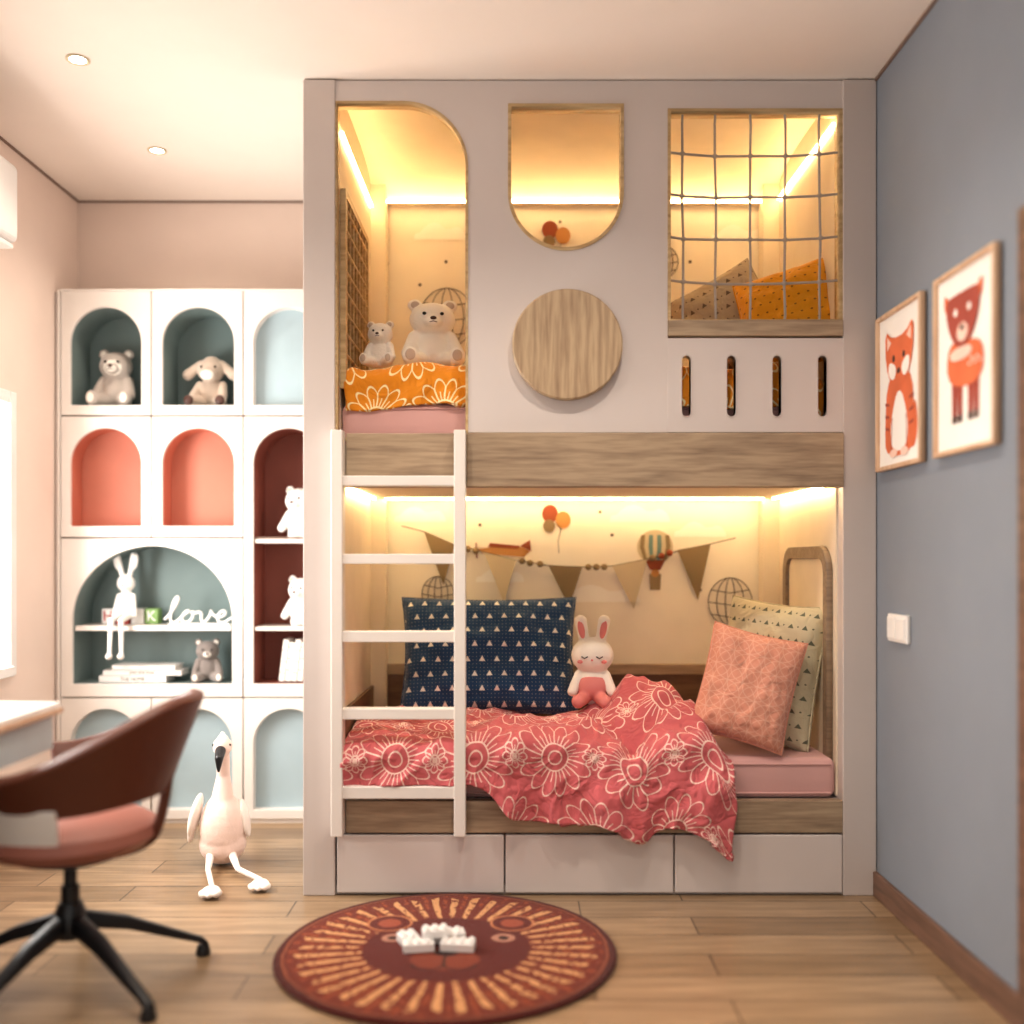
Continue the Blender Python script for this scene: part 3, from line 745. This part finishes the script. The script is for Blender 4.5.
# bunny doll (white ceramic, dangling legs)
def bunny_fig(loc):
    p = [((0, 0, .085), (.034, .028, .055), (0, 0, 0)), ((0, 0, .165), (.036, .03, .036), (0, 0, 0)), ((0, -.018, .155), (.02, .018, .016), (0, 0, 0))]
    p += limb((-.014, 0, .19), (-.036, 0, .275), .011, .013)+[((-.038, 0, .25), (.014, .007, .035), (0, -.2, 0)), ((.034, 0, .25), (.014, .007, .035), (0, .2, 0))]+limb((.014, 0, .19), (.030, 0, .275), .011, .013)
    p += limb((-.028, 0, .115), (-.042, -.02, .04), .011, .010)+limb((.028, 0, .115), (.042, -.02, .04), .011, .010)
    y_ = -.105
    p += limb((-.018, -.01, .04), (-.02, y_, .022), .015, .012, 9)+limb((-.02, y_, .022), (-.022, y_-.008, -.10), .012, .009, 10)+[((-.022, y_-.014, -.115), (.013, .02, .013), (0, 0, 0))]
    p += limb((.018, -.01, .04), (.02, y_, .022), .015, .012, 9)+limb((.02, y_, .022), (.024, y_-.008, -.10), .012, .009, 10)+[((.024, y_-.014, -.115), (.013, .02, .013), (0, 0, 0))]
    pr = [blob('body', p, M['ceramic'], .0028)]
    for sx in (-1, 1): pr.append(ell('eye', (sx*.013, -.028, .172), (.003,)*3, M['glass_eye'], seg=8))
    pr.append(ell('nose', (0, -.036, .158), (.004,)*3, M['rose'], seg=8))
    e = group('bunny_figurine', pr); e.location = loc; e.scale = (1.12,)*3
bunny_fig((cu_(121)-.01, YC+.085, cv(626)))
# letter blocks
def text3d(name, s, size, loc, mat, ext=.002):
    c = bpy.data.curves.new(name, 'FONT'); c.body = s; c.size = size; c.extrude = ext; c.align_x = 'CENTER'
    ob = bpy.data.objects.new('t', c); link(ob); bpy.context.view_layer.update()
    me = bpy.data.meshes.new_from_object(ob.evaluated_get(bpy.context.evaluated_depsgraph_get())); bpy.data.objects.remove(ob)
    o = newmesh(name, me, mat); o.location = loc; o.rotation_euler = (PI/2, 0, 0); return o
lb = []
for i, (cx, mm, ch, tm) in enumerate(((97, 'plast', 'H', 'red'), (111.5, 'red', '', 'red'), (127, 'plast', '', 'red'), (141.5, 'green', 'K', 'plast'))):
    lb.append(box('block_%d' % i, cu_(cx-6.6), cu_(cx+6.6), YC+.12, YC+.175, cv(626)+.001, cv(610), M[mm], .003))
    if ch: lb.append(text3d('letter', ch, .065, (cu_(cx), YC+.119, cv(622.5)), M[tm]))
group('letter_blocks', lb)
# love script sign
lv = [(0, .12), (.05, .2), (.13, .42), (.17, .62), (.15, .70), (.10, .62), (.08, .35), (.09, .10), (.14, .03), (.22, .08), (.30, .25), (.38, .33), (.33, .34), (.27, .22), (.28, .08), (.35, .03), (.43, .10), (.45, .24), (.40, .33),
      (.47, .27), (.54, .32), (.58, .26), (.58, .12), (.63, .03), (.69, .12), (.73, .30), (.71, .35), (.74, .27), (.80, .20), (.88, .17), (.95, .22), (.96, .31), (.91, .35), (.85, .26), (.84, .12), (.90, .03), (.98, .05), (1.07, .16)]
sc_ = .285
ls = [wire('script', [(cu_(159)+p[0]*sc_*.97+p[1]*.03, YC+.06, cv(626)+.004+p[1]*sc_*.62) for p in lv], .0062, M['ceramic'], smooth=True), box('base', cu_(164), cu_(226), YC+.05, YC+.07, cv(626)+.0005, cv(624), M['ceramic'], .001)]
group('love_sign', ls)
# books
bkz = cv(684)+.001; bs = []
z = bkz
for i, (x0, x1, h_, t_) in enumerate(((95, 163, .030, 'THE HOME'), (99, 178, .024, 'you are love'), (108, 172, .022, ''))):
    bs.append(box('cover_bottom', cu_(x0), cu_(x1), YC+.04, YC+.16, z, z+.003, M['plast'])); bs.append(box('pages', cu_(x0)+.003, cu_(x1)-.003, YC+.046, YC+.158, z+.003, z+h_-.003, M['art_paper']))
    bs.append(box('cover_top', cu_(x0), cu_(x1), YC+.04, YC+.16, z+h_-.003, z+h_, M['plast'])); bs.append(box('spine', cu_(x0), cu_(x1), YC+.04, YC+.045, z, z+h_, M['plast'], .001))
    if t_: bs.append(text3d('title', t_, .022, (cu_((x0+x1)/2), YC+.0395, z+.008), M['pen_k'], .0005))
    z += h_+.0005
group('book_stack', bs)
bs = []
for i in range(4):
    x0 = cu_(277)+i*.027
    o = box('book_%d' % i, x0, x0+.024, YC+.05, YC+.17, bkz, bkz+.185-.012*(i % 2), M['art_paper'], .002)
    o.rotation_euler = (0, rad(7), 0); o.location.x += .006; o.location.z += .004; bs.append(o)
    for q in range(3):
        s_ = box('band', x0+.002, x0+.022, YC+.0492, YC+.05, bkz+.04+q*.05+.012*(i % 2), bkz+.044+q*.05+.012*(i % 2), M['dkplush']); s_.rotation_euler = (0, rad(7), 0); s_.location.x += .006+(q-1.0)*.006; bs.append(s_)
group('leaning_books', bs)
# bunny plush on lower bed
def bunny_plush(loc):
    p = [((0, 0, .07), (.062, .05, .075), (0, 0, 0)), ((0, -.005, .185), (.082, .06, .07), (0, 0, 0))]
    p += limb((-.03, 0, .235), (-.045, 0, .315), .020, .024)+limb((.03, 0, .235), (.045, 0, .315), .020, .024)
    p += limb((-.05, -.01, .11), (-.075, -.04, .05), .02, .02)+limb((.05, -.01, .11), (.075, -.04, .05), .02, .02)
    pr = [blob('body', p, M['polar'], .0038, fuzz=.0008)]
    q = limb((-.03, -.03, .025), (-.05, -.11, .022), .026, .026)+limb((.03, -.03, .025), (.05, -.11, .022), .026, .026)+[((0, -.008, .065), (.066, .055, .055), (0, 0, 0))]
    pr.append(blob('overalls', q, M['rose'], .004))
    for sx in (-1, 1):
        pr.append(ell('inner_ear', (sx*.042, -.020, .285), (.013, .006, .036), M['rose'], (0, sx*.2, 0), 14))
        pr.append(wire('eye', [(sx*.028-.012, -.063, .185), (sx*.028, -.066, .178), (sx*.028+.012, -.063, .185)], .0022, M['glass_eye']))
        pr.append(ell('cheek', (sx*.045, -.054, .165), (.011, .005, .007), M['rose'], seg=12))
    pr.append(ell('nose', (0, -.066, .172), (.005, .003, .004), M['rose'], seg=10))
    e = group('bunny_plush', pr); e.location = loc; e.rotation_euler = (0, 0, -.1)
bunny_plush((.297, .42, .60))
# ------------------------------------------------------------------ flamingo plush
def flamingo(loc):
    p = [((0, 0, .15), (.084, .085, .12), (rad(-12), 0, 0)), ((0, .01, .08), (.088, .09, .078), (0, 0, 0))]
    p += limb((0, .0, .22), (.0, .02, .33), .048, .026, 9)+limb((0, .02, .33), (.004, -.005, .435), .026, .024, 9)+[((.004, -.02, .45), (.036, .045, .036), (0, 0, 0))]
    pr = [blob('body', p, M['flam'], .0045, fuzz=.0008)]
    pr.append(blob('crest', [((.004, -.015, .475), (.022, .03, .018), (0, 0, 0)), ((.0, .0, .488), (.01, .018, .014), (0, 0, 0))], M['flamw'], .003))
    pr.append(blob('beak', limb((.004, -.06, .44), (.006, -.10, .42), .02, .016, 6)+limb((.006, -.10, .42), (.006, -.11, .375), .016, .006, 6), M['black'], .003))
    w = [((-.10, .0, .19), (.020, .055, .085), (0, .25, 0)), ((-.115, .01, .13), (.013, .04, .05), (0, .15, 0))]
    pr.append(blob('wing_left', w, M['flamw'], .0035))
    w = [((.08, .02, .17), (.016, .05, .075), (0, -.2, 0))]
    pr.append(blob('wing_right', w, M['flamw'], .0035))
    for sx, hipx, kx, fx, fy in ((-1, -.035, -.02, .03, -.36), (1, .045, .085, .185, -.30)):
        pr.append(blob('leg', limb((hipx, -.05, .05), (kx, -.17, .032), .016, .011, 12)+limb((kx, -.17, .032), (fx, fy, .03), .011, .010, 12), M['flamw'], .003))
        f = [((fx, fy-.015, .02), (.032, .038, .016), (0, 0, 0)), ((fx-.024, fy-.04, .018), (.013, .025, .012), (0, 0, rad(25))), ((fx+.024, fy-.04, .018), (.013, .025, .012), (0, 0, rad(-25))), ((fx, fy-.045, .018), (.013, .025, .012), (0, 0, 0))]
        pr.append(blob('foot', f, M['flamw'], .003))
    for sx in (-1, 1): pr.append(ell('eye', (.004+sx*.03, -.038, .458), (.005,)*3, M['glass_eye'], seg=10))
    e = group('flamingo_plush', pr); e.location = loc; e.rotation_euler = (0, 0, .1)
flamingo((-1.105, .36, 0))
# ------------------------------------------------------------------ rug + toy bricks
rug = lathe('lion_rug', [(0, .0), (.49, .0), (.497, .006), (.49, .014), (.0, .014)], M['rug'], 96, (-.2, -.505, .001))
tb = []
zc = .0155
def brick(x, y, z, w, d, h, yaw=0):
    o = box('brick', x-w/2, x+w/2, y-d/2, y+d/2, z, z+h, M['plast'], .003); o.rotation_euler = (0, 0, yaw); tb.append(o)
    nx = max(1, int(round(w/.028)))
    for i in range(nx):
        for sy in (-1, 1):
            dx = (i-(nx-1)/2)*.026; dy = sy*d*.25
            tb.append(lathe('stud', [(0, 0), (.008, 0), (.008, .006), (0, .006)], M['plast'], 14, (x+dx*math.cos(yaw)-dy*math.sin(yaw), y+dx*math.sin(yaw)+dy*math.cos(yaw), z+h)))
brick(-.06, -.03, zc, .09, .05, .026, .05); brick(.055, -.04, zc, .10, .05, .026, -.22); brick(.02, .04, zc, .12, .055, .026, .08)
brick(-.01, -.0, zc+.027, .075, .045, .024, .1); brick(-.09, .035, zc, .055, .05, .026, .3)
e = group('toy_bricks', tb); e.location = (-.225, -.49, 0); e.rotation_euler = (0, 0, .12)
# ------------------------------------------------------------------ wall art
def art(name, yc, kind):
    pr = []; H0, H1 = 1.445, 1.96; w = .38
    out = [(-w/2, H0), (w/2, H0), (w/2, H1), (-w/2, H1)]
    pr.append(plate('frame', out, [offs(out, .014)], -.022, .02, M['frame'], .002))
    pr.append(plate('paper', offs(out, .013), [], -.010, .003, M['art_paper']))
    def sh(nm, pts, m_, k): pr.append(plate(nm, pts, [], -.011-k*.0006, .0005, M[m_]))
    def ci(cx, cz, rx, rz, n=24): return [(cx+rx*math.cos(2*PI*i/n), cz+rz*math.sin(2*PI*i/n)) for i in range(n)]
    def sm(pts, it=2):
        for _ in range(it):
            q = []
            for i in range(len(pts)):
                a = pts[i]; b_ = pts[(i+1) % len(pts)]
                q += [(a[0]*.75+b_[0]*.25, a[1]*.75+b_[1]*.25), (a[0]*.25+b_[0]*.75, a[1]*.25+b_[1]*.75)]
            pts = q
        return pts
    if kind == 0:
        # sitting striped tiger-fox, front view: broad body, white belly
        sh('tail', sm([(.08, 1.50), (.13, 1.50), (.15, 1.57), (.13, 1.66), (.10, 1.60)]), 'art_o', 0)
        sh('body', sm([(-.115, 1.485), (.115, 1.485), (.125, 1.58), (.10, 1.76), (-.10, 1.76), (-.125, 1.58)]), 'art_o', 1)
        sh('chest', sm([(-.065, 1.50), (.065, 1.50), (.075, 1.60), (.0, 1.72), (-.075, 1.60)]), 'art_paper', 2)
        sh('head', sm([(-.115, 1.79), (-.12, 1.905), (-.055, 1.865), (.055, 1.865), (.12, 1.905), (.115, 1.79), (.06, 1.71), (-.06, 1.71)], 1), 'art_o', 3)
        for s in (-1, 1):
            sh('cheek', sm([(s*.015, 1.77), (s*.085, 1.80), (s*.09, 1.75), (s*.04, 1.725)]), 'art_paper', 4)
            sh('inner_ear', [(s*.10, 1.835), (s*.10, 1.88), (s*.065, 1.855)], 'art_p', 4)
            sh('eye', ci(s*.042, 1.80, .010, .011), 'brownm', 5); sh('paw', ci(s*.045, 1.495, .032, .014), 'art_p', 4); sh('leg_line', [(s*.065, 1.50), (s*.069, 1.50), (s*.06, 1.61), (s*.056, 1.61)], 'art_d', 3)
            for q in range(3): sh('stripe', [(s*.085, 1.58+.04*q), (s*.118, 1.587+.04*q), (s*.118, 1.577+.04*q), (s*.085, 1.572+.04*q)], 'art_d', 3)
        sh('nose', ci(0, 1.755, .013, .009), 'brownm', 5)
    else:
        # standing fawn-like animal with scarf
        for cx in (-.065, -.03, .035, .07):
            sh('leg', [(cx-.013, 1.54), (cx+.013, 1.54), (cx+.018, 1.65), (cx-.018, 1.65)], 'art_d', 1)
            sh('hoof', [(cx-.014, 1.53), (cx+.014, 1.53), (cx+.013, 1.55), (cx-.013, 1.55)], 'brownm', 2)
        sh('body', sm([(-.11, 1.63), (.11, 1.62), (.115, 1.73), (.02, 1.75), (-.11, 1.76)]), 'art_o', 3)
        sh('head', sm([(-.12, 1.88), (-.065, 1.885), (.045, 1.885), (.10, 1.88), (.085, 1.80), (.03, 1.735), (-.05, 1.735), (-.105, 1.80)]), 'art_d', 5)
        for s in (-1, 1):
            sh('ear', sm([(-.01+s*.075, 1.865), (-.01+s*.12, 1.91), (-.01+s*.115, 1.84)]), 'art_o', 4); sh('eye', ci(-.01+s*.042, 1.835, .011, .011), 'art_paper', 6)
        sh('muzzle', ci(-.01, 1.775, .034, .026), 'art_p', 6); sh('nose', ci(-.01, 1.787, .013, .009), 'brownm', 7)
        sh('scarf', sm([(-.09, 1.735), (.05, 1.735), (.045, 1.70), (-.085, 1.70)]), 'art_p', 6)
        for q in range(5): sh('spot', ci(.03+.016*q, 1.68+.012*(q % 2), .005, .005, 10), 'art_paper', 4)
    e = group(name, pr); e.location = (XR-.003, yc, 0)
    e.rotation_euler = (0, 0, -PI/2)
    return e
art('framed_fox_print', -.24, 0); art('framed_fawn_print', -.715, 1)
# switch
group('light_switch', [box('plate', XR-.014, XR-.001, -.30, -.135, .885, .975, M['plast'], .004), box('rocker_1', XR-.02, XR-.013, -.29, -.222, .895, .965, M['plast'], .003), box('rocker_2', XR-.02, XR-.013, -.213, -.145, .895, .965, M['plast'], .003)])
# AC
ac = [box('housing', XL+.002, XL+.20, -.62, .24, 2.30, 2.59, M['plast'], .03, 5), box('flap', XL+.03, XL+.185, -.60, .22, 2.282, 2.298, M['plast'], .004)]
for i in range(5): ac.append(box('vent', XL+.05+i*.022, XL+.062+i*.022, .2375, .2415, 2.33, 2.37, M['dkplush']))
group('air_conditioner', ac)
# downlights: two real fittings, the rest unseen lamps added to light the room
M['dlamp'] = emis('downlight_lens', (1, .95, .85), 30)
def downlight_or_fill(x, y, pw=22):
    pr = [lathe('ring', [(.026, 0), (.037, 0), (.038, -.003), (.034, -.006), (.026, -.003)], M['pen_g'], 32, (x, y, ZC-.001)), lathe('lens', [(0, 0), (.026, 0), (.026, -.002), (0, -.002)], M['dlamp'], 32, (x, y, ZC-.001))]
    L = bpy.data.lights.new('spot', 'SPOT'); L.energy = pw; L.spot_size = rad(130); L.spot_blend = .9; L.shadow_soft_size = .04; L.color = (1, .88, .75)
    o = bpy.data.objects.new('beam', L); link(o); o.location = (x, y, ZC-.02); pr.append(o)
    group('downlight_or_added_fill', pr)
for x, y, pw in ((-1.44, -.134, 38), (-1.44, .613, 24), (-1.44, -1.2, 36), (.35, -.95, 66), (-.55, -.95, 56), (.3, -2.2, 50), (-.7, -2.2, 46)): downlight_or_fill(x, y, pw)  # first two are real; the others are added fill out of view
# ------------------------------------------------------------------ desk
dk = [box('top', XL+.004, -1.275, -1.75, -.63, .735, .752, M['plast'], .003), box('edge_band', XL+.004, -1.27, -1.755, -.625, .722, .735, M['frame'], .002),
      box('drawer_case', XL+.02, -1.295, -1.72, -.65, .622, .722, M['desk_side'], .003), box('drawer_front', -1.297, -1.285, -1.70, -.655, .626, .719, M['desk_side'], .003),
      box('end_panel', XL+.02, -1.52, -.69, -.66, .22, .62, M['plast'], .003), box('end_foot', XL+.02, -1.52, -.70, -.65, 0, .22, M['wooddk'], .003),
      box('end_panel_near', XL+.02, -1.52, -1.74, -1.71, 0, .62, M['plast'], .003)]
group('desk', dk)
# ------------------------------------------------------------------ chair
def chair(cx, cy, yaw):
    pr = []
    n, mrow = 60, 12; vs = []; fs = []
    A0 = rad(118)
    for i in range(n+1):
        a = -A0+2*A0*i/n; k = abs(a)/A0
        top = .785-.175*ss(.12, .95, k); bot = .525-.02*ss(.1, .8, k)+.01*ss(.9, 1, k)
        for j in range(mrow+1):
            t = j/mrow; zz = bot+(top-bot)*t
            r_ = .235+.065*t+.03*(1-k)*t
            ex = 1.0-.08*k
            vs.append((r_*math.cos(a)*1.02, r_*math.sin(a)*ex, zz))
    W = mrow+1
    for i in range(n):
        for j in range(mrow): fs.append((i*W+j, (i+1)*W+j, (i+1)*W+j+1, i*W+j+1))
    me = bpy.data.meshes.new('backrest'); me.from_pydata(vs, [], fs)
    o = newmesh('backrest', me, M['brown'], True); m_ = o.modifiers.new('s', 'SOLIDIFY'); m_.thickness = .035; m_.offset = 0
    bevel(o, .012, 4, 50); pr.append(o)
    for sg in (-1, 1):
        vs = []; fs = []; nn_ = 24
        for i in range(nn_+1):
            f = i/nn_; a = sg*(rad(78)+rad(44)*f)
            for j in range(9):
                t = j/8
                r_ = .19+.055*t; zz = .385+(.145+.012*math.sin(f*PI))*t
                vs.append((r_*math.cos(a)*1.02-.0, r_*math.sin(a), zz))
        for i in range(nn_):
            for j in range(8): fs.append((i*9+j, (i+1)*9+j, (i+1)*9+j+1, i*9+j+1))
        me = bpy.data.meshes.new('arm_support'); me.from_pydata(vs, [], fs)
        o = newmesh('arm_support', me, M['plast'], True); m_ = o.modifiers.new('s', 'SOLIDIFY'); m_.thickness = .02; m_.offset = 0; bevel(o, .006, 3, 50); pr.append(o)
    s = lathe('seat', [(0, .355), (.13, .355), (.195, .375), (.222, .405), (.218, .435), (.185, .455), (0, .448)], M['seatpink'], 48); s.scale = (1.02, 1, 1); pr.append(s)
    pr.append(lathe('seat_pan', [(0, .335), (.09, .335), (.14, .352), (.14, .36), (0, .36)], M['black'], 40))
    pr.append(wire('back_support', [(.10, 0, .35), (.20, 0, .365), (.245, 0, .44), (.262, 0, .58)], .014, M['brown'], smooth=True))
    pr.append(lathe('gas_column', [(0, .20), (.024, .20), (.024, .27), (.017, .27), (.017, .345), (0, .345)], M['black'], 28))
    pr.append(lathe('hub', [(0, .125), (.04, .13), (.046, .16), (.04, .20), (.03, .225), (0, .225)], M['black'], 32))
    for i in range(5):
        a = rad(35+72*i)-yaw
        c, s_ = math.cos(a), math.sin(a)
        vs = []; fs = []
        for q, (rr, zz, w_, h_) in enumerate(((.03, .175, .024, .045), (.15, .14, .022, .036), (.27, .085, .018, .026), (.36, .045, .016, .018), (.375, .03, .016, .016))):
            for dx, dz in ((-1, -.5), (1, -.5), (.75, .5), (-.75, .5)): vs.append((rr*c-dx*w_*s_, rr*s_+dx*w_*c, zz+dz*h_))
        for q in range(4):
            for e_ in range(4): fs.append((q*4+e_, q*4+(e_+1) % 4, q*4+4+(e_+1) % 4, q*4+4+e_))
        fs += [(3, 2, 1, 0), (16, 17, 18, 19)]
        me = bpy.data.meshes.new('leg'); me.from_pydata(vs, [], fs); o = newmesh('leg_%d' % i, me, M['black'], True); bevel(o, .005, 3, 30); pr.append(o)
        pr.append(lathe('glide', [(0, 0), (.02, 0), (.022, .006), (.016, .03), (0, .03)], M['black'], 20, (.362*c, .362*s_, .001)))
    e = group('office_chair', pr); e.location = (cx, cy, 0); e.rotation_euler = (0, 0, yaw)
chair(-1.205, -.73, rad(4))
# ------------------------------------------------------------------ lights
L = bpy.data.lights.new('daylight', 'AREA'); L.shape = 'RECTANGLE'; L.size = 1.3; L.size_y = 1.1; L.energy = 90; L.color = (1, .96, .91)
o = bpy.data.objects.new('window_daylight', L); link(o); o.location = (XL-.25, -.07, 1.26); o.rotation_euler = (0, rad(-90), 0)
w = bpy.data.worlds.new('world'); SC.world = w; w.use_nodes = True
w.node_tree.nodes['Background'].inputs[0].default_value = (1, .945, .885, 1); w.node_tree.nodes['Background'].inputs[1].default_value = 1.05
# ------------------------------------------------------------------ camera
cd = bpy.data.cameras.new('camera'); cam = bpy.data.objects.new('camera', cd); link(cam)
cd.sensor_width = 36; cd.lens = 292*3.5/1024*36
cam.location = (0, -3.5, 1.15); cam.rotation_euler = (PI/2, 0, 0)
cd.shift_x = -3/1024; cd.shift_y = 48/1024
cd.dof.use_dof = True; cd.dof.focus_distance = 3.75; cd.dof.aperture_fstop = .6
cd.clip_start = .05
SC.camera = cam
SC.view_settings.view_transform = 'Standard'
SC.view_settings.look = 'None'
SC.view_settings.gamma = .93
SC.view_settings.exposure = .06
